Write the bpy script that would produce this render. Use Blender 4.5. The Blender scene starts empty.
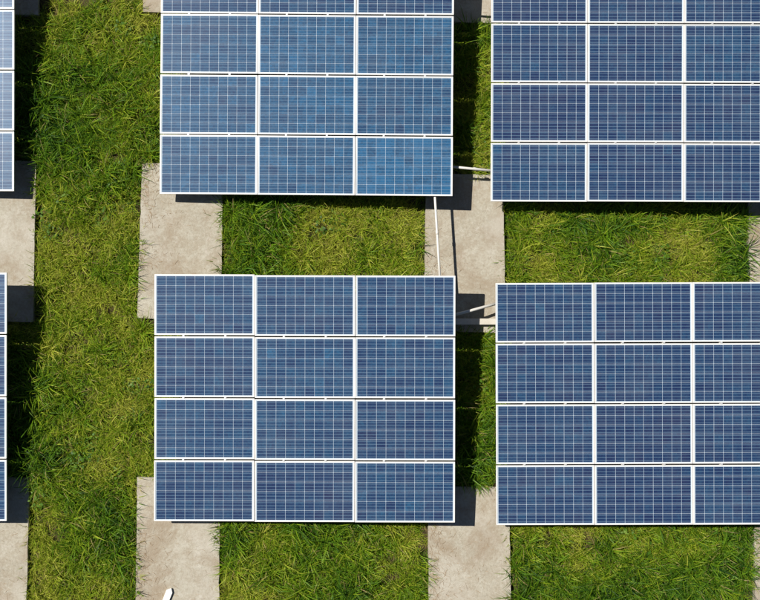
import bpy, bmesh, math, random
import numpy as np
from mathutils import Vector, Matrix

random.seed(7)
rng = np.random.default_rng(11)
scene = bpy.context.scene
COL = scene.collection

# ------------------------------------------------------------------ camera
F = 1000.0                    # focal length in photo pixels (760 px wide)
DC = 16.52                    # metres from the lens to the middle array
# ground plane seen from the camera: normal in camera axes (x right, y up, z back)
_n = Vector((0.0497, 0.075, 0.951))
HC = DC / _n.length           # camera height above the slabs
_n.normalize()
_ex = (Vector((1, 0, 0)) - _n * _n.x).normalized()
_ey = _n.cross(_ex)
R = Matrix((_ex, _ey, _n))    # camera axes -> world axes
CAM = Vector((0, 0, HC))

cd = bpy.data.cameras.new('camera')
cd.sensor_width = 36.0
cd.lens = F / 760.0 * 36.0
cd.clip_start = 0.1
cd.clip_end = 2000
cam = bpy.data.objects.new('camera', cd)
cam.matrix_world = Matrix.Translation(CAM) @ R.to_4x4()
COL.objects.link(cam)
scene.camera = cam

# ------------------------------------------------------------------ light
LIGHT = (R @ Vector((0.62, -0.32, -1.0))).normalized()      # the way sunlight travels
SUN = -LIGHT
elev = math.asin(SUN.z)
azim = math.atan2(SUN.x, SUN.y)                              # clockwise from +Y
world = bpy.data.worlds.new('World')
scene.world = world
world.use_nodes = True
wn = world.node_tree.nodes
wl = world.node_tree.links
bgn = wn['Background']
sky = wn.new('ShaderNodeTexSky')
sky.sky_type = 'NISHITA'
sky.sun_disc = False
sky.sun_elevation = elev
sky.sun_rotation = azim
sky.air_density = 0.55
sky.dust_density = 0.3
wl.new(sky.outputs[0], bgn.inputs[0])
bgn.inputs[1].default_value = 0.05
sd = bpy.data.lights.new('sun', 'SUN')
sd.energy = 5.0
sd.angle = math.radians(0.5)
sd.color = (1.0, 0.955, 0.88)
so = bpy.data.objects.new('sun', sd)
so.rotation_euler = LIGHT.to_track_quat('-Z', 'Y').to_euler()
so.location = (-6, 4, 9)
COL.objects.link(so)
scene.view_settings.view_transform = 'Standard'
scene.view_settings.look = 'None'
scene.view_settings.exposure = 0.45
scene.view_settings.gamma = 1.0
scene.view_settings.use_curve_mapping = False
scene.render.resolution_x = 1024
scene.render.resolution_y = 808
scene.render.engine = 'CYCLES'
scene.cycles.max_bounces = 4
scene.cycles.diffuse_bounces = 2
scene.cycles.transmission_bounces = 2
scene.cycles.sample_clamp_indirect = 4


def at_depth(px, py, d):
    return CAM + R @ Vector(((px - 380) / F * d, -(py - 300) / F * d, -d))


def at_height(px, py, z=0.0):
    v = R @ Vector(((px - 380) / F, -(py - 300) / F, -1.0))
    return CAM + v * ((z - HC) / v.z)


# ------------------------------------------------------------------ helpers
def link(o, parent=None):
    COL.objects.link(o)
    if parent is not None:
        o.parent = parent
    return o


def mesh_obj(name, me, parent=None, mat=None, loc=None):
    o = bpy.data.objects.new(name, me)
    if mat is not None and not me.materials:
        me.materials.append(mat)
    link(o, parent)
    if loc is not None:
        o.location = loc
    return o


def tag(o, label=None, cat=None, group=None, kind=None):
    for k, v in (('label', label), ('category', cat), ('group', group), ('kind', kind)):
        if v:
            o[k] = v
    return o


def bm_box(bm, x0, x1, y0, y1, z0, z1):
    v = [bm.verts.new((x, y, z)) for z in (z0, z1) for y in (y0, y1) for x in (x0, x1)]
    for f in ((0, 2, 3, 1), (4, 5, 7, 6), (0, 1, 5, 4), (2, 6, 7, 3), (0, 4, 6, 2), (1, 3, 7, 5)):
        bm.faces.new([v[i] for i in f])


def bm_mesh(bm, name, bevel=0.0, smooth=False):
    if bevel > 0:
        bmesh.ops.bevel(bm, geom=list(bm.edges), offset=bevel, segments=1, affect='EDGES')
    bmesh.ops.recalc_face_normals(bm, faces=bm.faces)
    me = bpy.data.meshes.new(name)
    bm.to_mesh(me)
    bm.free()
    if smooth:
        for p in me.polygons:
            p.use_smooth = True
    return me


def box_mesh(name, sx, sy, sz, bevel=0.0):
    bm = bmesh.new()
    bm_box(bm, -sx / 2, sx / 2, -sy / 2, sy / 2, -sz / 2, sz / 2)
    return bm_mesh(bm, name, bevel)


def bm_bar(bm, a, b, w, h):
    """a square-section bar from a to b"""
    a, b = Vector(a), Vector(b)
    d = (b - a).normalized()
    up = Vector((0, 0, 1)) if abs(d.z) < 0.9 else Vector((1, 0, 0))
    s = d.cross(up).normalized()
    u = s.cross(d)
    q = [a + s * i * w / 2 + u * j * h / 2 for i, j in ((-1, -1), (1, -1), (1, 1), (-1, 1))]
    q += [p + (b - a) for p in q]
    v = [bm.verts.new(p) for p in q]
    for f in ((0, 1, 2, 3), (7, 6, 5, 4), (0, 4, 5, 1), (1, 5, 6, 2), (2, 6, 7, 3), (3, 7, 4, 0)):
        bm.faces.new([v[i] for i in f])


def bm_tube(bm, pts, r, n=10, close=True):
    pts = [Vector(p) for p in pts]
    rings = []
    for i, p in enumerate(pts):
        d = (pts[min(i + 1, len(pts) - 1)] - pts[max(i - 1, 0)]).normalized()
        up = Vector((0, 0, 1)) if abs(d.z) < 0.9 else Vector((1, 0, 0))
        s = d.cross(up).normalized()
        u = s.cross(d)
        rr = r[i] if isinstance(r, (list, tuple)) else r
        rings.append([bm.verts.new(p + (s * math.cos(t) + u * math.sin(t)) * rr)
                      for t in [2 * math.pi * k / n for k in range(n)]])
    for a, b in zip(rings, rings[1:]):
        for k in range(n):
            f = bm.faces.new((a[k], a[(k + 1) % n], b[(k + 1) % n], b[k]))
            f.smooth = True
    if close:
        bm.faces.new(rings[0][::-1])
        bm.faces.new(rings[-1])


# ------------------------------------------------------------------ materials
class NT:
    def __init__(self, name):
        self.m = bpy.data.materials.new(name)
        self.m.use_nodes = True
        self.t = self.m.node_tree
        self.b = self.t.nodes['Principled BSDF']
        self.out = self.t.nodes['Material Output']

    def n(self, typ, **kw):
        x = self.t.nodes.new(typ)
        for k, v in kw.items():
            if k.startswith('i_'):
                x.inputs[k[2:].replace('_', ' ')].default_value = v
            else:
                setattr(x, k, v)
        return x

    def l(self, a, b):
        self.t.links.new(a, b)

    def ramp(self, fac, stops, interp='LINEAR'):
        r = self.n('ShaderNodeValToRGB')
        r.color_ramp.interpolation = interp
        e = r.color_ramp.elements
        while len(e) < len(stops):
            e.new(0.5)
        for x, (p, c) in zip(e, stops):
            x.position = p
            x.color = (*c, 1) if len(c) == 3 else c
        self.l(fac, r.inputs[0])
        return r.outputs[0]

    def noise(self, vec, scale, detail=4, rough=0.55, dist=0.0):
        x = self.n('ShaderNodeTexNoise')
        x.inputs['Scale'].default_value = scale
        x.inputs['Detail'].default_value = detail
        x.inputs['Roughness'].default_value = rough
        x.inputs['Distortion'].default_value = dist
        if vec is not None:
            self.l(vec, x.inputs['Vector'])
        return x.outputs['Fac']

    def math(self, op, a, b=None, clamp=False):
        x = self.n('ShaderNodeMath', operation=op, use_clamp=clamp)
        for i, v in enumerate((a, b)):
            if v is None:
                continue
            if isinstance(v, (int, float)):
                x.inputs[i].default_value = v
            else:
                self.l(v, x.inputs[i])
        return x.outputs[0]

    def mix(self, fac, a, b, blend='MIX'):
        x = self.n('ShaderNodeMix', data_type='RGBA', blend_type=blend)
        for s, v in ((x.inputs[0], fac), (x.inputs[6], a), (x.inputs[7], b)):
            if isinstance(v, (int, float)):
                s.default_value = v
            elif isinstance(v, tuple):
                s.default_value = (*v, 1)
            else:
                self.l(v, s)
        return x.outputs[2]

    def bump(self, h, strength, dist=0.01):
        x = self.n('ShaderNodeBump')
        x.inputs['Strength'].default_value = strength
        x.inputs['Distance'].default_value = dist
        self.l(h, x.inputs['Height'])
        self.l(x.outputs[0], self.b.inputs['Normal'])


def mat_cell():
    m = NT('solar_cell')
    pos = m.n('ShaderNodeNewGeometry').outputs['Position']
    uv = m.n('ShaderNodeUVMap', uv_map='UVMap').outputs[0]
    sep = m.n('ShaderNodeSeparateXYZ')
    m.l(uv, sep.inputs[0])
    # per-cell and per-panel tone: objects carry it as a property, joined cells as a mesh attribute
    a1 = m.n('ShaderNodeAttribute', attribute_type='OBJECT', attribute_name='tone').outputs['Fac']
    a2 = m.n('ShaderNodeAttribute', attribute_type='GEOMETRY', attribute_name='tone').outputs['Fac']
    tone = m.math('ADD', a1, a2)
    vor = m.n('ShaderNodeTexVoronoi')
    vor.inputs['Scale'].default_value = 42
    m.l(pos, vor.inputs['Vector'])
    vs = m.n('ShaderNodeSeparateColor')
    m.l(vor.outputs['Color'], vs.inputs[0])
    t2 = m.math('ADD', tone, m.math('MULTIPLY', m.math('SUBTRACT', vs.outputs[0], 0.5), 0.30))
    t2 = m.math('ADD', t2, m.math('MULTIPLY', m.math('SUBTRACT', m.noise(pos, 3.0, 3), 0.5), 0.35), clamp=True)
    col = m.ramp(t2, [(0.0, (0.011, 0.020, 0.066)), (0.35, (0.013, 0.034, 0.088)),
                      (0.65, (0.015, 0.057, 0.122)), (1.0, (0.018, 0.096, 0.205))])
    # three busbars along each cell
    fr = m.math('FRACT', m.math('MULTIPLY', sep.outputs[1], 3.0))
    bus = m.math('LESS_THAN', m.math('ABSOLUTE', m.math('SUBTRACT', fr, 0.5)), 0.10)
    col = m.mix(m.math('MULTIPLY', bus, 0.60), col, (0.11, 0.18, 0.26))
    # thin dust film
    dust = m.ramp(m.noise(pos, 1.6, 6, 0.65), [(0.42, (0, 0, 0)), (0.75, (1, 1, 1))])
    col = m.mix(m.math('MULTIPLY', dust, 0.05), col, (0.33, 0.30, 0.25))
    m.l(col, m.b.inputs['Base Color'])
    m.b.inputs['Roughness'].default_value = 0.34
    m.b.inputs['Specular IOR Level'].default_value = 0.30
    m.b.inputs['Specular Tint'].default_value = (0.7, 0.82, 1.0, 1)
    m.b.inputs['Coat Weight'].default_value = 1.0
    m.b.inputs['Coat Roughness'].default_value = 0.06
    m.b.inputs['Coat IOR'].default_value = 1.42
    return m.m


def mat_backsheet():
    m = NT('backsheet')
    pos = m.n('ShaderNodeNewGeometry').outputs['Position']
    c = m.mix(m.noise(pos, 5.0), (0.38, 0.47, 0.56), (0.46, 0.54, 0.60))
    m.l(c, m.b.inputs['Base Color'])
    m.b.inputs['Roughness'].default_value = 0.4
    m.b.inputs['Coat Weight'].default_value = 0.8
    m.b.inputs['Coat Roughness'].default_value = 0.06
    return m.m


def mat_metal(name, col, rough=0.42, metallic=0.5, dirt=(0.30, 0.24, 0.16), dirt_amt=0.25):
    m = NT(name)
    pos = m.n('ShaderNodeNewGeometry').outputs['Position']
    d = m.ramp(m.noise(pos, 2.6, 8, 0.68), [(0.50, (0, 0, 0)), (0.78, (1, 1, 1))])
    c = m.mix(m.math('MULTIPLY', d, dirt_amt), col, dirt)
    c = m.mix(m.math('MULTIPLY', m.noise(pos, 60, 2), 0.10), c, (0.4, 0.4, 0.4))
    m.l(c, m.b.inputs['Base Color'])
    m.b.inputs['Metallic'].default_value = metallic
    m.b.inputs['Roughness'].default_value = rough
    return m.m


def mat_concrete():
    m = NT('concrete')
    pos = m.n('ShaderNodeNewGeometry').outputs['Position']
    big = m.noise(pos, 1.1, 6, 0.62, 0.4)
    mid = m.noise(pos, 5.5, 7, 0.66, 0.8)
    fine = m.noise(pos, 70, 4, 0.7)
    grain = m.noise(pos, 24, 6, 0.8)
    c = m.ramp(big, [(0.28, (0.325, 0.300, 0.240)), (0.5, (0.405, 0.380, 0.308)), (0.72, (0.462, 0.438, 0.365))])
    c = m.mix(m.ramp(mid, [(0.38, (0.6, 0.6, 0.6)), (0.60, (0, 0, 0))]), c, (0.300, 0.250, 0.180))
    c = m.mix(m.ramp(m.noise(pos, 3.1, 12, 0.85, 0.3), [(0.54, (0, 0, 0)), (0.66, (0.8, 0.8, 0.8))]), c, (0.53, 0.50, 0.44))
    c = m.mix(m.ramp(m.noise(pos, 1.7, 10, 0.8, 0.5), [(0.56, (0, 0, 0)), (0.72, (0.6, 0.6, 0.6))]), c, (0.270, 0.200, 0.130))
    c = m.mix(m.ramp(grain, [(0.30, (0.8, 0.8, 0.8)), (0.50, (0, 0, 0))]), c, (0.200, 0.170, 0.125))
    c = m.mix(m.ramp(grain, [(0.54, (0, 0, 0)), (0.72, (0.7, 0.7, 0.7))]), c, (0.56, 0.53, 0.47))
    c = m.mix(m.math('MULTIPLY', fine, 0.45), c, (0.27, 0.24, 0.19))
    # broad rusty brown dirt and grey weathering
    c = m.mix(m.ramp(m.noise(pos, 0.9, 12, 0.78, 0.6), [(0.48, (0, 0, 0)), (0.62, (0.75, 0.75, 0.75))]), c, (0.255, 0.200, 0.140))
    c = m.mix(m.ramp(m.noise(pos, 0.6, 9, 0.7), [(0.50, (0, 0, 0)), (0.62, (0.5, 0.5, 0.5))]), c, (0.455, 0.430, 0.375))
    m.l(c, m.b.inputs['Base Color'])
    m.b.inputs['Roughness'].default_value = 0.92
    m.b.inputs['Specular IOR Level'].default_value = 0.15
    m.bump(m.math('ADD', fine, m.math('MULTIPLY', grain, 1.4)), 0.6, 0.008)
    return m.m


def mat_soil():
    m = NT('soil')
    pos = m.n('ShaderNodeNewGeometry').outputs['Position']
    c = m.ramp(m.noise(pos, 7, 8, 0.7), [(0.3, (0.035, 0.026, 0.014)), (0.55, (0.085, 0.062, 0.030)), (0.75, (0.16, 0.12, 0.06))])
    c = m.mix(m.ramp(m.noise(pos, 2.1, 4), [(0.42, (0, 0, 0)), (0.6, (0.7, 0.7, 0.7))]), c, (0.055, 0.075, 0.018))
    m.l(c, m.b.inputs['Base Color'])
    m.b.inputs['Roughness'].default_value = 1.0
    m.b.inputs['Specular IOR Level'].default_value = 0.05
    m.bump(m.noise(pos, 40, 6, 0.7), 0.8, 0.03)
    return m.m


def mat_grass(name, stops, straw=0.06, transl=0.35):
    """colour from the blade's own tone (mesh attribute), the plant's vigour (instance attribute) and place"""
    m = NT(name)
    pos = m.n('ShaderNodeNewGeometry').outputs['Position']
    tone = m.n('ShaderNodeAttribute', attribute_type='GEOMETRY', attribute_name='tone').outputs['Fac']
    vig = m.n('ShaderNodeAttribute', attribute_type='INSTANCER', attribute_name='vig').outputs['Fac']
    f = m.math('ADD', m.math('MULTIPLY', tone, 0.55), m.math('MULTIPLY', vig, 0.75))
    f = m.math('ADD', f, m.math('MULTIPLY', m.math('SUBTRACT', m.noise(pos, 1.3, 5, 0.6), 0.5), 0.55))
    f = m.math('SUBTRACT', f, 0.09, clamp=True)
    col = m.ramp(f, stops)
    st = m.math('LESS_THAN', m.n('ShaderNodeAttribute', attribute_type='GEOMETRY', attribute_name='dry').outputs['Fac'], straw)
    col = m.mix(m.math('MULTIPLY', st, 0.85), col, (0.34, 0.26, 0.11))
    m.l(col, m.b.inputs['Base Color'])
    m.b.inputs['Roughness'].default_value = 0.5
    m.b.inputs['Specular IOR Level'].default_value = 0.20
    tr = m.n('ShaderNodeBsdfTranslucent')
    m.l(col, tr.inputs['Color'])
    mx = m.n('ShaderNodeMixShader')
    mx.inputs[0].default_value = transl
    m.l(m.b.outputs[0], mx.inputs[1])
    m.l(tr.outputs[0], mx.inputs[2])
    m.l(mx.outputs[0], m.out.inputs['Surface'])
    return m.m


def mat_flat(name, col, rough=0.6):
    m = NT(name)
    pos = m.n('ShaderNodeNewGeometry').outputs['Position']
    c = m.mix(m.noise(pos, 25, 5, 0.7), tuple(x * 0.7 for x in col), col)
    m.l(c, m.b.inputs['Base Color'])
    m.b.inputs['Roughness'].default_value = rough
    return m.m


M_CELL = mat_cell()
M_BACK = mat_backsheet()
M_ALU = mat_metal('anodised_aluminium', (0.74, 0.73, 0.70), 0.45, 0.2, dirt_amt=0.22)
M_GALV = mat_metal('galvanised_steel', (0.50, 0.51, 0.51), 0.5, 0.45, dirt_amt=0.35)
M_PIPE = mat_metal('pale_pipe', (0.62, 0.60, 0.55), 0.5, 0.0, dirt_amt=0.45)
M_RAIL = mat_metal('rail_aluminium', (0.60, 0.56, 0.48), 0.5, 0.3, dirt_amt=0.5)
M_CONC = mat_concrete()
M_SOIL = mat_soil()
G_STOPS = [(0.0, (0.017, 0.060, 0.006)), (0.25, (0.058, 0.138, 0.008)), (0.50, (0.128, 0.245, 0.010)),
           (0.75, (0.250, 0.325, 0.016)), (1.0, (0.410, 0.420, 0.060))]
M_TURF = mat_grass('turf_blades', G_STOPS, 0.045)
M_TALL = mat_grass('tall_blades', G_STOPS, 0.025)
M_WEED = mat_grass('weed_leaves', [(0.0, (0.022, 0.070, 0.008)), (0.5, (0.075, 0.165, 0.014)), (1.0, (0.170, 0.260, 0.030))], 0.0, 0.3)
M_STRAW = mat_flat('dry_straw', (0.36, 0.25, 0.145), 0.8)
M_WHITE = mat_flat('white_plastic', (0.86, 0.85, 0.80), 0.45)

# ------------------------------------------------------------------ ground
SOIL_Z = -0.09
bm = bmesh.new()
N = 120
gx = np.concatenate(([-400, -120, -40], np.linspace(-12, 12, N), [40, 120, 400]))
gy = np.concatenate(([-400, -120, -40], np.linspace(-10, 10, N), [40, 120, 400]))


def hills(x, y):
    return 0.025 * (math.sin(1.7 * x + 0.6) * math.cos(1.3 * y) + 0.6 * math.sin(3.9 * x - 2.2 * y) + 0.4 * math.cos(6.1 * y + 2 * x))


grid = [[bm.verts.new((x, y, SOIL_Z - 0.02 + (hills(x, y) * 0.6 if abs(x) < 13 and abs(y) < 11 else 0.0))) for x in gx] for y in gy]
for j in range(len(gy) - 1):
    for i in range(len(gx) - 1):
        bm.faces.new((grid[j][i], grid[j][i + 1], grid[j + 1][i + 1], grid[j + 1][i]))
ground = mesh_obj('ground', bm_mesh(bm, 'ground', smooth=True), None, M_SOIL)
tag(ground, 'bare brown soil under the grass between the concrete slabs', 'soil', kind='structure')

# ------------------------------------------------------------------ concrete slabs (corners: top-left, top-right, bottom-right, bottom-left)
SLABS = [
    ('concrete slab in the top left corner, shaded by the panels', [(-55, -140), (39, -140), (38, 15), (-57, 14)]),
    ('concrete slab at the left edge between the two leftmost arrays', [(-56, 160), (36, 161), (33, 322), (-60, 321)]),
    ('concrete slab in the bottom left corner of the picture', [(-62, 476), (29, 477), (26, 650), (-66, 650)]),
    ('sliver of concrete slab at the top, left of the upper middle array', [(145, -140), (226, -140), (224, 15), (143, 12)]),
    ('concrete slab left of the pale grass plot, between upper and middle arrays', [(142, 163), (223, 165), (221, 322), (137, 318)]),
    ('stained concrete slab under the lower left corner of the middle array', [(137, 477), (220, 479), (219, 650), (135, 650)]),
    ('concrete slab at the top edge between the two upper arrays', [(428, -140), (503, -140), (503, 24), (426, 21)]),
    ('concrete slab in the centre with the pale conduit above it', [(426, 173), (503, 175), (506, 333), (424, 331)]),
    ('concrete slab at the bottom edge beside the lower right corner of the middle array', [(428, 486), (509, 487), (512, 650), (429, 650)]),
    ('concrete slab at the right edge, above the lower right array', [(748, 184), (832, 186), (836, 344), (751, 342)]),
    ('concrete slab in the bottom right corner of the picture', [(754, 494), (838, 496), (842, 650), (756, 650)]),
]
slab_quads = []
for lab, q in SLABS:
    P = [at_height(x, y, 0.0) for x, y in q]
    slab_quads.append([(p.x, p.y) for p in P])
    c = sum(P, Vector()) / 4
    bm = bmesh.new()
    # outline with slightly worn, uneven edges
    ring = []
    for a, b in zip(P, P[1:] + P[:1]):
        n_ = max(4, int((b - a).length / 0.12))
        s_ = Vector((-(b - a).y, (b - a).x, 0)).normalized()
        for k in range(n_):
            p = a.lerp(b, k / n_)
            if k:
                p = p + s_ * (random.gauss(0, 0.0025) - (0.008 if random.random() < 0.05 else 0))
            ring.append(p - c)
    top = [bm.verts.new((p.x * 0.9985, p.y * 0.9985, 0.0)) for p in ring]
    mid = [bm.verts.new((p.x, p.y, -0.008)) for p in ring]
    low = [bm.verts.new((p.x, p.y, -0.16)) for p in ring]
    bm.faces.new(top)
    for A, B in ((top, mid), (mid, low)):
        for k in range(len(A)):
            bm.faces.new((A[k], B[k], B[(k + 1) % len(A)], A[(k + 1) % len(A)]))
    o = mesh_obj('concrete_slab', bm_mesh(bm, 'concrete_slab'), None, M_CONC, (c.x, c.y, 0.0))
    tag(o, lab, 'slab', 'concrete foundation slabs')

# ------------------------------------------------------------------ solar arrays
PW, PH, GX, GY = 1.65, 1.0005, 0.009, 0.0235
NC, NR = 3, 4
AW, AH = NC * PW + (NC - 1) * GX, NR * PH + (NR - 1) * GY
CPX, CPY, CS = 0.1585, 0.1575, 0.1533
FRW, FRH = 0.035, 0.040


def make_panel_mesh():
    bm = bmesh.new()
    bm_box(bm, -PW / 2 + 0.012, PW / 2 - 0.012, -PH / 2 + 0.012, PH / 2 - 0.012, -0.012, -0.0070)
    return bm_mesh(bm, 'backsheet')


def make_frame_mesh():
    bm = bmesh.new()
    w, h, f = PW / 2, PH / 2, FRW
    # a mitred frame: outer and inner rings, slightly eased top edges
    prof = [(0.0, -FRH), (0.0, -0.0015), (0.0015, 0.0), (f * 0.55, 0.0), (f * 0.55 + 0.001, -0.0058), (0.010, -0.0125), (0.010, -FRH)]
    rings = []
    for inset, z in prof:
        x, y = w - inset, h - inset
        rings.append([bm.verts.new(p) for p in ((-x, -y, z), (x, -y, z), (x, y, z), (-x, y, z))])
    for a, b in zip(rings, rings[1:] + rings[:1]):
        for k in range(4):
            bm.faces.new((a[k], a[(k + 1) % 4], b[(k + 1) % 4], b[k]))
    return bm_mesh(bm, 'frame')


def cell_faces():
    s, z0, z1 = CS / 2, -0.0070, -0.0052
    c = 0.004                                            # clipped corners
    ring = [(-s + c, -s), (s - c, -s), (s, -s + c), (s, s - c), (s - c, s), (-s + c, s), (-s, s - c), (-s, -s + c)]
    v = [(x, y, z1) for x, y in ring] + [(x, y, z0) for x, y in ring]
    f = [tuple(range(8))] + [(k, k + 8, (k + 1) % 8 + 8, (k + 1) % 8) for k in range(8)]
    return v, f


CV, CF = cell_faces()


def cells_mesh(name, spots, tones=None):
    """spots: list of 4x4 matrices or offsets"""
    V, Fc, uv, tn = [], [], [], []
    for i, Mx in enumerate(spots):
        b = len(V)
        V += [tuple(Mx @ Vector(p)) for p in CV]
        for f in CF:
            Fc.append(tuple(k + b for k in f))
            uv += [(CV[k][0] / CS + 0.5, CV[k][1] / CS + 0.5) for k in f]
        if tones:
            tn += [tones[i]] * len(CV)
    me = bpy.data.meshes.new(name)
    me.from_pydata(V, [], Fc)
    lay = me.uv_layers.new(name='UVMap')
    lay.data.foreach_set('uv', np.array(uv, dtype=np.float32).ravel())
    if tones:
        a = me.attributes.new('tone', 'FLOAT', 'POINT')
        a.data.foreach_set('value', np.array(tn, dtype=np.float32))
    me.materials.append(M_CELL)
    return me


ME_PANEL = make_panel_mesh(); ME_PANEL.materials.append(M_BACK)
ME_FRAME = make_frame_mesh(); ME_FRAME.materials.append(M_ALU)
ME_CELL = cells_mesh('cell', [Matrix.Identity(4)])


def clamp_mesh():
    bm = bmesh.new()
    bm_box(bm, -0.017, 0.017, -0.016, 0.016, 0.0005, 0.0045)
    bm_box(bm, -0.015, 0.015, -0.007, 0.007, -0.045, 0.0004)
    bm_tube(bm, [(0, 0, 0.0045), (0, 0, 0.010)], 0.007, 8)
    return bm_mesh(bm, 'clamp')


ME_CLAMP = clamp_mesh(); ME_CLAMP.materials.append(M_GALV)
ME_PLATE = box_mesh('base_plate', 0.13, 0.13, 0.012, 0.003); ME_PLATE.materials.append(M_GALV)
array_quads = []


def in_frame(p):
    v = R.transposed() @ (p - CAM)
    return 0 < 380 + F * v.x / -v.z < 760 and 0 < 300 - F * v.y / -v.z < 600


def solar_array(label, depth, anchor, px, ang, legs, tone, jog=(0, 0, 0), panel_tone=None):
    """anchor: fraction of the array (from its top left) that sits at photo point px"""
    Rp = R.to_4x4() @ Matrix.Rotation(math.radians(ang), 4, 'Z')
    org = at_depth(px[0], px[1], depth) - (Rp.to_3x3() @ Vector((anchor[0] * AW, -anchor[1] * AH, 0)))
    MP = Matrix.Translation(org) @ Rp                      # array plane, origin at its top left corner
    mid = MP @ Vector((AW / 2, -AH / 2, 0))
    root = bpy.data.objects.new('solar_array', None)
    root.empty_display_size = 0.3
    root.location = (mid.x, mid.y, 0)
    link(root)
    tag(root, label, 'solar array', 'solar arrays of three by four panels')
    base = Matrix.Translation(-Vector((mid.x, mid.y, 0)))
    array_quads.append([tuple((MP @ Vector(p)).xy) for p in ((0, 0, 0), (AW, 0, 0), (AW, -AH, 0), (0, -AH, 0))])
    panels = []
    for r in range(NR):
        for c in range(NC):
            x = c * (PW + GX) + PW / 2 + random.gauss(0, 0.0012)
            y = -(r * (PH + GY) + PH / 2) + jog[c] + random.gauss(0, 0.0015)
            tilt = Matrix.Rotation(random.gauss(0, 0.0022), 4, 'X') @ Matrix.Rotation(random.gauss(0, 0.0022), 4, 'Y')
            L = Matrix.Translation((x, y, 0)) @ tilt
            o = mesh_obj('solar_panel', ME_PANEL, root)
            o.matrix_local = base @ MP @ L
            mesh_obj('frame', ME_FRAME, o)
            W = MP @ L
            seen = sum(in_frame(W @ Vector((i * PW / 6, j * PH / 6, 0))) for i in range(-3, 4) for j in range(-3, 4))
            pt = tone + random.gauss(0, 0.05) + (panel_tone or {}).get((r, c), 0)
            panels.append((-seen, r, c, o, L, pt))
    panels.sort(key=lambda t: t[:3])
    rest, tones = [], []
    for k, (seen, r, c, o, L, pt) in enumerate(panels):
        for i in range(10):
            for j in range(6):
                off = ((i - 4.5) * CPX, (j - 2.5) * CPY, 0)
                tn = min(1, max(0, pt + random.gauss(0, 0.085)))
                if k < 5 and seen < 0:
                    q = bpy.data.objects.new('cell', ME_CELL)
                    link(q, o)
                    q.location = off
                    q['tone'] = tn
                else:
                    rest.append(MP @ L @ Matrix.Translation(off))
                    tones.append(tn)
    q = mesh_obj('solar_cells', cells_mesh('solar_cells', rest, tones), root)
    q.matrix_local = base
    q['kind'] = 'stuff'
    # rails up the slope under the panels, with clamps in the gaps between rows
    bm = bmesh.new()
    bm_box(bm, -0.02, 0.02, -AH + 0.03, -0.03, -0.085, -FRH - 0.001)
    me_rail = bm_mesh(bm, 'rail')
    me_rail.materials.append(M_RAIL)
    for c in range(NC):
        for u in (0.29, 0.71):
            x = c * (PW + GX) + u * PW
            o = mesh_obj('rail', me_rail, root)
            o.matrix_local = base @ MP @ Matrix.Translation((x, 0, 0))
            for r in range(NR - 1):
                k = mesh_obj('clamp', ME_CLAMP, root)
                k.matrix_local = base @ MP @ Matrix.Translation((x, -((r + 1) * (PH + GY) - GY / 2) + jog[c], 0))
    # two cross beams on four legs standing on the slabs
    for yf in (0.085, 0.92):
        bm = bmesh.new()
        bm_box(bm, 0.05, AW - 0.05, -0.03, 0.03, -0.146, -0.0855)
        o = mesh_obj('cross_beam', bm_mesh(bm, 'cross_beam'), root, M_GALV)
        o.matrix_local = base @ MP @ Matrix.Translation((0, -yf * AH, 0))
        for xm in legs:
            t = MP @ Vector((xm, -yf * AH, -0.147))
            bm = bmesh.new()
            bm_box(bm, -0.03, 0.03, -0.03, 0.03, 0.012, t.z)
            o = mesh_obj('leg', bm_mesh(bm, 'leg'), root, M_GALV)
            o.location = (t.x - mid.x, t.y - mid.y, 0)
            p = mesh_obj('base_plate', ME_PLATE, o)
            p.location = (0, 0, 0.0065)
    return MP


MP_C = solar_array('whole solar array in the middle of the picture, four rows of three panels', DC, (0.5, 0.5), (304.7, 398.6), -0.12,
                   (0.42, AW - 0.30), 0.40, jog=(0.012, 0, -0.002))
MP_U = solar_array('brightest blue solar array, cut by the top edge above the middle array', 16.97, (0.5, 1.0), (306.0, 194.9), -0.42,
                   (0.42, AW - 0.30), 0.60, panel_tone={(3, 2): 0.25, (1, 2): 0.1, (0, 0): -0.2, (0, 1): -0.2, (0, 2): -0.2})
MP_RU = solar_array('dark blue solar array in the top right corner of the picture', 17.17, (0.0, 1.0), (490.8, 201.3), -0.16,
                    (0.19, AW - 0.42), 0.30)
MP_RL = solar_array('dark blue solar array cut by the right edge, right of the middle array', 16.83, (0.0, 0.5), (496.0, 404.0), 0.17,
                    (0.19, AW - 0.42), 0.27)
MP_LL = solar_array('solar array cut to a sliver by the left edge, left of the middle array', 16.40, (1.0, 0.5), (6.4, 396.9), 0.0,
                    (0.42, AW - 0.30), 0.42)
MP_LU = solar_array('solar array cut to a sliver in the top left corner', 16.86, (1.0, 1.0), (13.7, 191.0), -0.1,
                    (0.42, AW - 0.30), 0.45)


# ------------------------------------------------------------------ conduits and tray between the arrays
def single(name, me, mat, label, cat, origin, group=None):
    """mesh given in world coordinates, re-based on its own origin"""
    me.transform(Matrix.Translation(-Vector(origin)))
    o = mesh_obj(name, me, None, mat, origin)
    return tag(o, label, cat, group)


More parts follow.
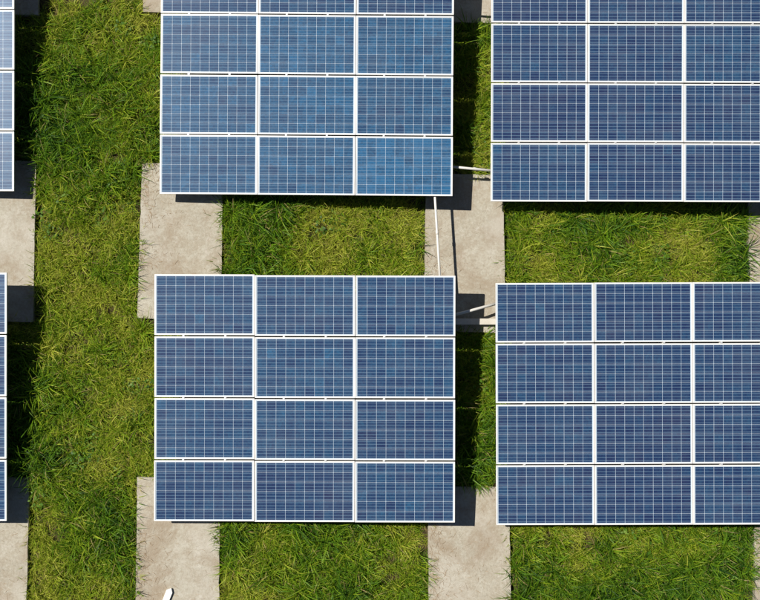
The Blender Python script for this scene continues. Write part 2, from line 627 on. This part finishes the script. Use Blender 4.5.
def conduit(pts, r, label, saddles=()):
    root = bpy.data.objects.new('conduit', None)
    c = sum((Vector(p) for p in pts), Vector()) / len(pts)
    root.location = (c.x, c.y, 0)
    link(root)
    tag(root, label, 'conduit', 'pale conduits running between the arrays')
    bm = bmesh.new()
    bm_tube(bm, [Vector(p) - root.location for p in pts], r, 12)
    mesh_obj('pipe', bm_mesh(bm, 'pipe'), root, M_PIPE)
    for s in saddles:
        a, b = Vector(pts[0]), Vector(pts[-1])
        p = a.lerp(b, s) - root.location
        d = (b - a).normalized()
        bm = bmesh.new()
        bm_tube(bm, [p - d * 0.03, p + d * 0.03], r * 1.22, 12)
        mesh_obj('coupling', bm_mesh(bm, 'coupling'), root, M_PIPE)
    return root


def gdepth(px, py):
    v = R @ Vector(((px - 380) / F, -(py - 300) / F, -1.0))
    return -HC / v.z


# upper array -> middle array, about half a metre above the slab
ends = []
for (x, y) in ((433.6, 176), (435.4, 204), (437.6, 240), (440.6, 290)):
    ends.append(at_depth(x, y, gdepth(x, y) * 0.970))
conduit(ends, 0.021, 'long pale conduit running down from the upper array to the middle array', (0.5,))
# upper array -> upper right array
conduit([at_depth(444, 166.0, 17.165), at_depth(470, 168.6, 17.20), at_depth(500, 171.4, 17.30)], 0.022,
        'short pale conduit bridging the dark gap between the two upper arrays', (0.55,))
conduit([at_depth(444, -8, 17.20), at_depth(470, -5, 17.24), at_depth(500, -2.5, 17.36)], 0.022,
        'conduit just past the top edge, its shadow on the slab between the upper arrays')
# slanting pipe and flat tray, middle array -> lower right array
conduit([at_depth(446, 317.0, 16.93), at_depth(470, 310.8, 17.00), at_depth(504, 301.5, 17.14)], 0.024,
        'slanting pale pipe above the flat tray, right of the middle array')

root = bpy.data.objects.new('cable_tray', None)
a = at_depth(432, 321.6, 17.30)
b = at_depth(520, 321.6, 17.34)
b.z = a.z = (a.z + b.z) / 2
mid = (a + b) / 2
root.location = (mid.x, mid.y, 0)
link(root)
tag(root, 'flat pale metal cable tray linking the middle array to the lower right array', 'cable tray')
bm = bmesh.new()
bm_bar(bm, a - root.location, b - root.location, 0.105, 0.05)
mesh_obj('tray', bm_mesh(bm, 'tray', 0.003), root, M_RAIL)
for t in (0.28, 0.62):
    p = a.lerp(b, t) - root.location
    bm = bmesh.new()
    bm_box(bm, p.x - 0.025, p.x + 0.025, p.y - 0.04, p.y + 0.04, 0.001, p.z - 0.026)
    mesh_obj('foot', bm_mesh(bm, 'foot'), root, M_GALV)

# ------------------------------------------------------------------ white offcut on the slab at the bottom
p = at_height(168.2, 595, 0.0)
bm = bmesh.new()
pts = [(-0.060, -0.13), (0.050, -0.13), (0.056, 0.070), (0.012, 0.135), (-0.056, 0.085)]
lo = [bm.verts.new((x, y, 0.012)) for x, y in pts]
hi = [bm.verts.new((x * 0.96, y * 0.97, 0.055)) for x, y in pts]
bm.faces.new(lo[::-1]); bm.faces.new(hi)
for k in range(len(pts)):
    bm.faces.new((lo[k], lo[(k + 1) % len(pts)], hi[(k + 1) % len(pts)], hi[k]))
o = mesh_obj('plastic_offcut', bm_mesh(bm, 'plastic_offcut', 0.002), None, M_WHITE, (p.x, p.y, -0.008))
o.rotation_euler.z = math.radians(-20)
tag(o, 'small white pointed piece lying on the concrete slab at the bottom edge', 'offcut')


# ------------------------------------------------------------------ grass
def blade(V, Fc, tn, dr, base, az, lean, length, width, droop, tone, dry, seg=4):
    """one arching blade: lean from the vertical grows by droop along its length"""
    b = len(V)
    p = Vector(base)
    d0 = Vector((math.cos(az), math.sin(az), 0))
    tw = random.uniform(-0.7, 0.7)
    for k in range(seg + 1):
        t = k / seg
        a = lean + droop * t ** 1.3
        az2 = az + tw * 0.35 * t
        dh = Vector((math.cos(az2), math.sin(az2), 0))
        side = Vector((-math.sin(az2), math.cos(az2), 0))
        side = side * math.cos(tw) + Vector((0, 0, 1)) * math.sin(tw) * 0.6
        w = width * (0.55 + 0.9 * t if t < 0.5 else 2.0 * (1 - t)) * 0.5
        if k == seg:
            V.append(tuple(p))
        else:
            V.append(tuple(p - side * w)); V.append(tuple(p + side * w))
        step = length / seg
        p = p + dh * (math.sin(a) * step) + Vector((0, 0, 1)) * (math.cos(a) * step)
        if p.z < 0.012:
            p.z = 0.012
    n = 2 * seg + 1
    for k in range(seg - 1):
        i = b + 2 * k
        Fc.append((i, i + 1, i + 3, i + 2))
    i = b + 2 * (seg - 1)
    Fc.append((i, i + 1, i + 2))
    tn += [tone] * n
    dr += [dry] * n


def plant_mesh(name, V, Fc, tn, dr, mat):
    me = bpy.data.meshes.new(name)
    me.from_pydata(V, [], Fc)
    for nm, vals in (('tone', tn), ('dry', dr)):
        a = me.attributes.new(nm, 'FLOAT', 'POINT')
        a.data.foreach_set('value', np.array(vals, dtype=np.float32))
    me.polygons.foreach_set('use_smooth', np.ones(len(me.polygons), dtype=bool))
    me.materials.append(mat)
    return me


def tuft(name, mat, n, rad, ln, wd, lean, droop, seg=4):
    V, Fc, tn, dr = [], [], [], []
    for _ in range(n):
        az = random.uniform(0, 2 * math.pi)
        r = rad * math.sqrt(random.random())
        a2 = random.uniform(0, 2 * math.pi)
        blade(V, Fc, tn, dr, (r * math.cos(a2), r * math.sin(a2), -0.01), az, random.uniform(*lean), random.uniform(*ln),
              random.uniform(*wd), random.uniform(*droop), random.random(), random.random(), seg)
    return plant_mesh(name, V, Fc, tn, dr, mat)


def leafy(name, mat, n, rad, size):
    V, Fc, tn, dr = [], [], [], []
    for _ in range(n):
        a = random.uniform(0, 2 * math.pi)
        r = rad * random.random() ** 0.6
        z = random.uniform(0.03, 0.16) * (1.2 - r / rad)
        c = Vector((r * math.cos(a), r * math.sin(a), z + 0.02))
        d = Vector((math.cos(a + random.gauss(0, 0.5)), math.sin(a + random.gauss(0, 0.5)), random.uniform(-0.35, 0.35))).normalized()
        s = Vector((-d.y, d.x, random.uniform(-0.3, 0.3))).normalized()
        L = random.uniform(*size)
        b = len(V)
        up = Vector((0, 0, 1))
        for t, w in ((0, 0.04), (0.28, 0.30), (0.6, 0.34), (1.0, 0.02)):
            q = c + d * (L * t) - up * (0.12 * L * t * t)
            V.append(tuple(q - s * (L * w) + up * 0.10 * L * w)); V.append(tuple(q)); V.append(tuple(q + s * (L * w) + up * 0.10 * L * w))
        for k in range(3):
            i = b + 3 * k
            Fc.append((i, i + 1, i + 4, i + 3)); Fc.append((i + 1, i + 2, i + 5, i + 4))
        tone = random.random()
        tn += [tone] * 12
        dr += [1.0] * 12
    return plant_mesh(name, V, Fc, tn, dr, mat)


def library(name, meshes):
    c = bpy.data.collections.new(name)
    for i, me in enumerate(meshes):
        o = bpy.data.objects.new('%s_%02d' % (name, i), me)
        c.objects.link(o)
    return c


def scatter(name, lib, pos, rot, scl, idx, vig):
    me = bpy.data.meshes.new(name)
    n = len(pos)
    me.vertices.add(n)
    me.vertices.foreach_set('co', np.asarray(pos, dtype=np.float32).ravel())
    for nm, typ, arr, key in (('rot', 'FLOAT_VECTOR', rot, 'vector'), ('scl', 'FLOAT_VECTOR', scl, 'vector'),
                              ('idx', 'INT', idx, 'value'), ('vig', 'FLOAT', vig, 'value')):
        a = me.attributes.new(nm, typ, 'POINT')
        a.data.foreach_set(key, np.asarray(arr, dtype=np.int32 if typ == 'INT' else np.float32).ravel())
    o = bpy.data.objects.new(name, me)
    link(o)
    ng = bpy.data.node_groups.new(name, 'GeometryNodeTree')
    ng.interface.new_socket('Geometry', in_out='INPUT', socket_type='NodeSocketGeometry')
    ng.interface.new_socket('Geometry', in_out='OUTPUT', socket_type='NodeSocketGeometry')
    gi, go = ng.nodes.new('NodeGroupInput'), ng.nodes.new('NodeGroupOutput')
    m2p = ng.nodes.new('GeometryNodeMeshToPoints')
    ci = ng.nodes.new('GeometryNodeCollectionInfo')
    ci.inputs['Collection'].default_value = lib
    ci.inputs['Separate Children'].default_value = True
    ci.inputs['Reset Children'].default_value = True
    iop = ng.nodes.new('GeometryNodeInstanceOnPoints')
    iop.inputs['Pick Instance'].default_value = True

    def att(nm, typ):
        x = ng.nodes.new('GeometryNodeInputNamedAttribute')
        x.data_type = typ
        x.inputs['Name'].default_value = nm
        return x.outputs['Attribute']
    ng.links.new(gi.outputs[0], m2p.inputs['Mesh'])
    ng.links.new(m2p.outputs[0], iop.inputs['Points'])
    ng.links.new(ci.outputs[0], iop.inputs['Instance'])
    ng.links.new(att('idx', 'INT'), iop.inputs['Instance Index'])
    ng.links.new(att('rot', 'FLOAT_VECTOR'), iop.inputs['Rotation'])
    ng.links.new(att('scl', 'FLOAT_VECTOR'), iop.inputs['Scale'])
    ng.links.new(iop.outputs[0], go.inputs[0])
    md = o.modifiers.new('scatter', 'NODES')
    md.node_group = ng
    return o


PI = math.pi
turf_lib = library('turf', [tuft('turf', M_TURF, 40, 0.095, (0.09, 0.27), (0.006, 0.0135), (0.05, 0.95), (0.3, 1.5), 3) for _ in range(10)])
tall_lib = library('tall', [tuft('tall', M_TALL, 18, 0.04, (0.30, 0.60), (0.011, 0.020), (0.15, 0.85), (0.7, 1.9), 5) for _ in range(10)])
weed_lib = library('weed', [leafy('weed', M_WEED, 40, 0.15, (0.025, 0.06)) for _ in range(5)])
fringe_lib = library('fringe', [tuft('fringe', M_TALL, 9, 0.03, (0.14, 0.32), (0.008, 0.014), (0.7, 1.2), (0.3, 0.9), 5) for _ in range(6)])


def vnoise(x, y, s, seed):
    """smooth value noise in 0..1"""
    r = np.random.default_rng(seed).random((64, 64))
    u, v = x * s + 1000, y * s + 1000
    i, j = np.floor(u).astype(int), np.floor(v).astype(int)
    fu, fv = u - i, v - j
    fu, fv = fu * fu * (3 - 2 * fu), fv * fv * (3 - 2 * fv)
    g = lambda a, b: r[a % 64, b % 64]
    return (g(i, j) * (1 - fu) + g(i + 1, j) * fu) * (1 - fv) + (g(i, j + 1) * (1 - fu) + g(i + 1, j + 1) * fu) * fv


def quad_sd(x, y, q):
    """signed distance to a convex quad (clockwise from the top left): negative inside"""
    d = np.full(x.shape, -1e9)
    for (ax, ay), (bx, by) in zip(q, q[1:] + q[:1]):
        L = math.hypot(bx - ax, by - ay)
        nx, ny = -(by - ay) / L, (bx - ax) / L            # outward for clockwise order, y up
        d = np.maximum(d, (x - ax) * nx + (y - ay) * ny)
    return d


def slab_sd(x, y):
    return np.min([quad_sd(x, y, q) for q in slab_quads], axis=0)


def array_sd(x, y):
    return np.min([quad_sd(x, y, q) for q in array_quads], axis=0)


XR, YR = (-8.4, 8.4), (-6.6, 6.6)
AREA = (XR[1] - XR[0]) * (YR[1] - YR[0])


def spots(density, gap):
    n = int(AREA * density)
    x, y = rng.uniform(*XR, n), rng.uniform(*YR, n)
    k = slab_sd(x, y) > gap
    x, y = x[k], y[k]
    under = array_sd(x, y) < -0.30
    k = ~under | (rng.random(len(x)) < 0.30)
    return x[k], y[k]


def place(x, y, sc, squash=1.0):
    n = len(x)
    z = np.array([hills(a, b) * 0.6 for a, b in zip(x, y)]) + SOIL_Z - 0.02
    pos = np.stack([x, y, z], 1)
    rot = np.stack([rng.normal(0, 0.12, n), rng.normal(0, 0.12, n), rng.uniform(0, 2 * PI, n)], 1)
    scl = np.stack([sc, sc, sc * squash], 1)
    return pos, rot, scl


def lush(x, y):
    """0 = short sunburnt turf, 1 = rank tall grass"""
    v = 0.50 * vnoise(x, y, 0.8, 3) + 0.32 * vnoise(x, y, 2.1, 4) + 0.18 * vnoise(x, y, 5.0, 5)
    return np.clip((v - 0.5) * 1.7 + 0.5, 0, 1)


# short turf everywhere
x, y = spots(100, 0.05)
lu = lush(x, y)
pos, rot, scl = place(x, y, rng.uniform(0.6, 1.4, len(x)) * (0.85 + 0.4 * lu))
o = scatter('turf', turf_lib, pos, rot, scl, rng.integers(0, 10, len(x)), np.clip(1.05 - 1.1 * lu + rng.normal(0, 0.12, len(x)), 0, 1))
tag(o, 'short yellow green turf covering the ground between the concrete slabs', 'grass', kind='stuff')
# tall arching grass in clumps
x, y = spots(42, 0.07)
lu = lush(x, y)
k = rng.random(len(x)) < np.clip((lu - 0.34) * 3.0, 0.26, 1)
x, y, lu = x[k], y[k], lu[k]
pos, rot, scl = place(x, y, rng.uniform(0.5, 1.15, len(x)) * (0.62 + 0.5 * lu))
o = scatter('tall_grass', tall_lib, pos, rot, scl, rng.integers(0, 10, len(x)), np.clip(0.90 - 0.90 * lu + rng.normal(0, 0.22, len(x)), 0, 1))
tag(o, 'tall arching dark green grass standing in clumps above the turf', 'grass', kind='stuff')
# leafy weeds
x, y = spots(6, 0.12)
k = vnoise(x, y, 0.7, 8) > 0.62
x, y = x[k], y[k]
pos, rot, scl = place(x, y, rng.uniform(0.7, 1.3, len(x)))
o = scatter('weeds', weed_lib, pos, rot, scl, rng.integers(0, 5, len(x)), rng.uniform(0.1, 0.7, len(x)))
tag(o, 'low leafy green weeds scattered through the grass', 'weeds', kind='stuff')
# blades leaning out over the slab edges
x, y = rng.uniform(*XR, 40000), rng.uniform(*YR, 40000)
d = slab_sd(x, y)
k = (d > 0.01) & (d < 0.07) & (rng.random(len(x)) < np.clip(2.2 * vnoise(x, y, 2.6, 21) - 0.45, 0.08, 1)) & (array_sd(x, y) > -0.3)
x, y = x[k], y[k]
pos, rot, scl = place(x, y, rng.uniform(0.55, 1.05, len(x)))
o = scatter('fringe_grass', fringe_lib, pos, rot, scl, rng.integers(0, 6, len(x)), rng.uniform(0.15, 0.75, len(x)))
tag(o, 'grass blades spilling over the edges of the concrete slabs', 'grass', kind='stuff')

# a few clumps that stand out singly
for lab, (px, py), n_, ln, vg in (
        ('pale spiky grass clump at the upper left corner of the middle array', (143, 331), 70, (0.25, 0.55), (0.45, 1.0)),
        ('long drooping grass clump in the upper left corner of the middle grass plot', (232, 212), 46, (0.3, 0.6), (0.2, 0.8)),
        ('grass clump spilling onto the slab at the right edge', (741, 222), 60, (0.25, 0.5), (0.2, 0.8)),
        ('dark grass clump in the shaded gap right of the middle array', (474, 476), 40, (0.2, 0.45), (0.2, 0.7)),
        ('bright grass clump beside the slab left of the middle grass plot', (131, 277), 60, (0.2, 0.48), (0.5, 1.0))):
    V, Fc, tn, dr = [], [], [], []
    for _ in range(n_):
        a2, r = random.uniform(0, 2 * PI), 0.07 * math.sqrt(random.random())
        blade(V, Fc, tn, dr, (r * math.cos(a2), r * math.sin(a2), -0.01), random.uniform(0, 2 * PI), random.uniform(0.1, 0.9),
              random.uniform(*ln), random.uniform(0.010, 0.017), random.uniform(0.6, 1.8), 0.3 + 1.3 * random.uniform(*vg), random.random(), 6)
    p = at_height(px, py, SOIL_Z)
    o = mesh_obj('grass_clump', plant_mesh('grass_clump', V, Fc, tn, dr, M_TALL), None, None, (p.x, p.y, SOIL_Z - 0.02 + hills(p.x, p.y) * 0.6))
    tag(o, lab, 'grass clump', 'grass clumps that stand out')

# dry bits lying on the slabs, mostly along their left edges
V, Fc = [], []
for qi, q in enumerate(slab_quads):
    (ax, ay), (bx, by), (cx, cy), (dx, dy) = q
    for _ in range(520):
        u, v = min(0.97, random.expovariate(7.5) + 0.01), random.random()
        if random.random() < 0.16:
            u = random.random() * 0.96 + 0.02
        if vnoise(np.array([ax + v * 3.1]), np.array([ay + v * 4.7]), 1.2, 31 + qi)[0] < 0.35:
            continue
        X = (ax * (1 - u) + bx * u) * (1 - v) + (dx * (1 - u) + cx * u) * v
        Y = (ay * (1 - u) + by * u) * (1 - v) + (dy * (1 - u) + cy * u) * v
        a = random.gauss(-0.3, 0.9)
        L = random.uniform(0.015, 0.11)
        w = random.uniform(0.0008, 0.0024)
        n_ = 3
        b = len(V)
        px_, py_ = X, Y
        for k in range(n_ + 1):
            V.append((px_ - math.sin(a) * w, py_ + math.cos(a) * w, 0.003 + 0.005 * random.random()))
            V.append((px_ + math.sin(a) * w, py_ - math.cos(a) * w, 0.004))
            px_ += math.cos(a) * L / n_; py_ += math.sin(a) * L / n_
            a += random.gauss(0, 0.25)
        for k in range(n_):
            i = b + 2 * k
            Fc.append((i, i + 1, i + 3, i + 2))
me = bpy.data.meshes.new('dry_litter')
me.from_pydata(V, [], Fc)
o = mesh_obj('dry_litter', me, None, M_STRAW)
tag(o, 'dry brown stalks strewn along the left edges of the slabs', 'litter', kind='stuff')
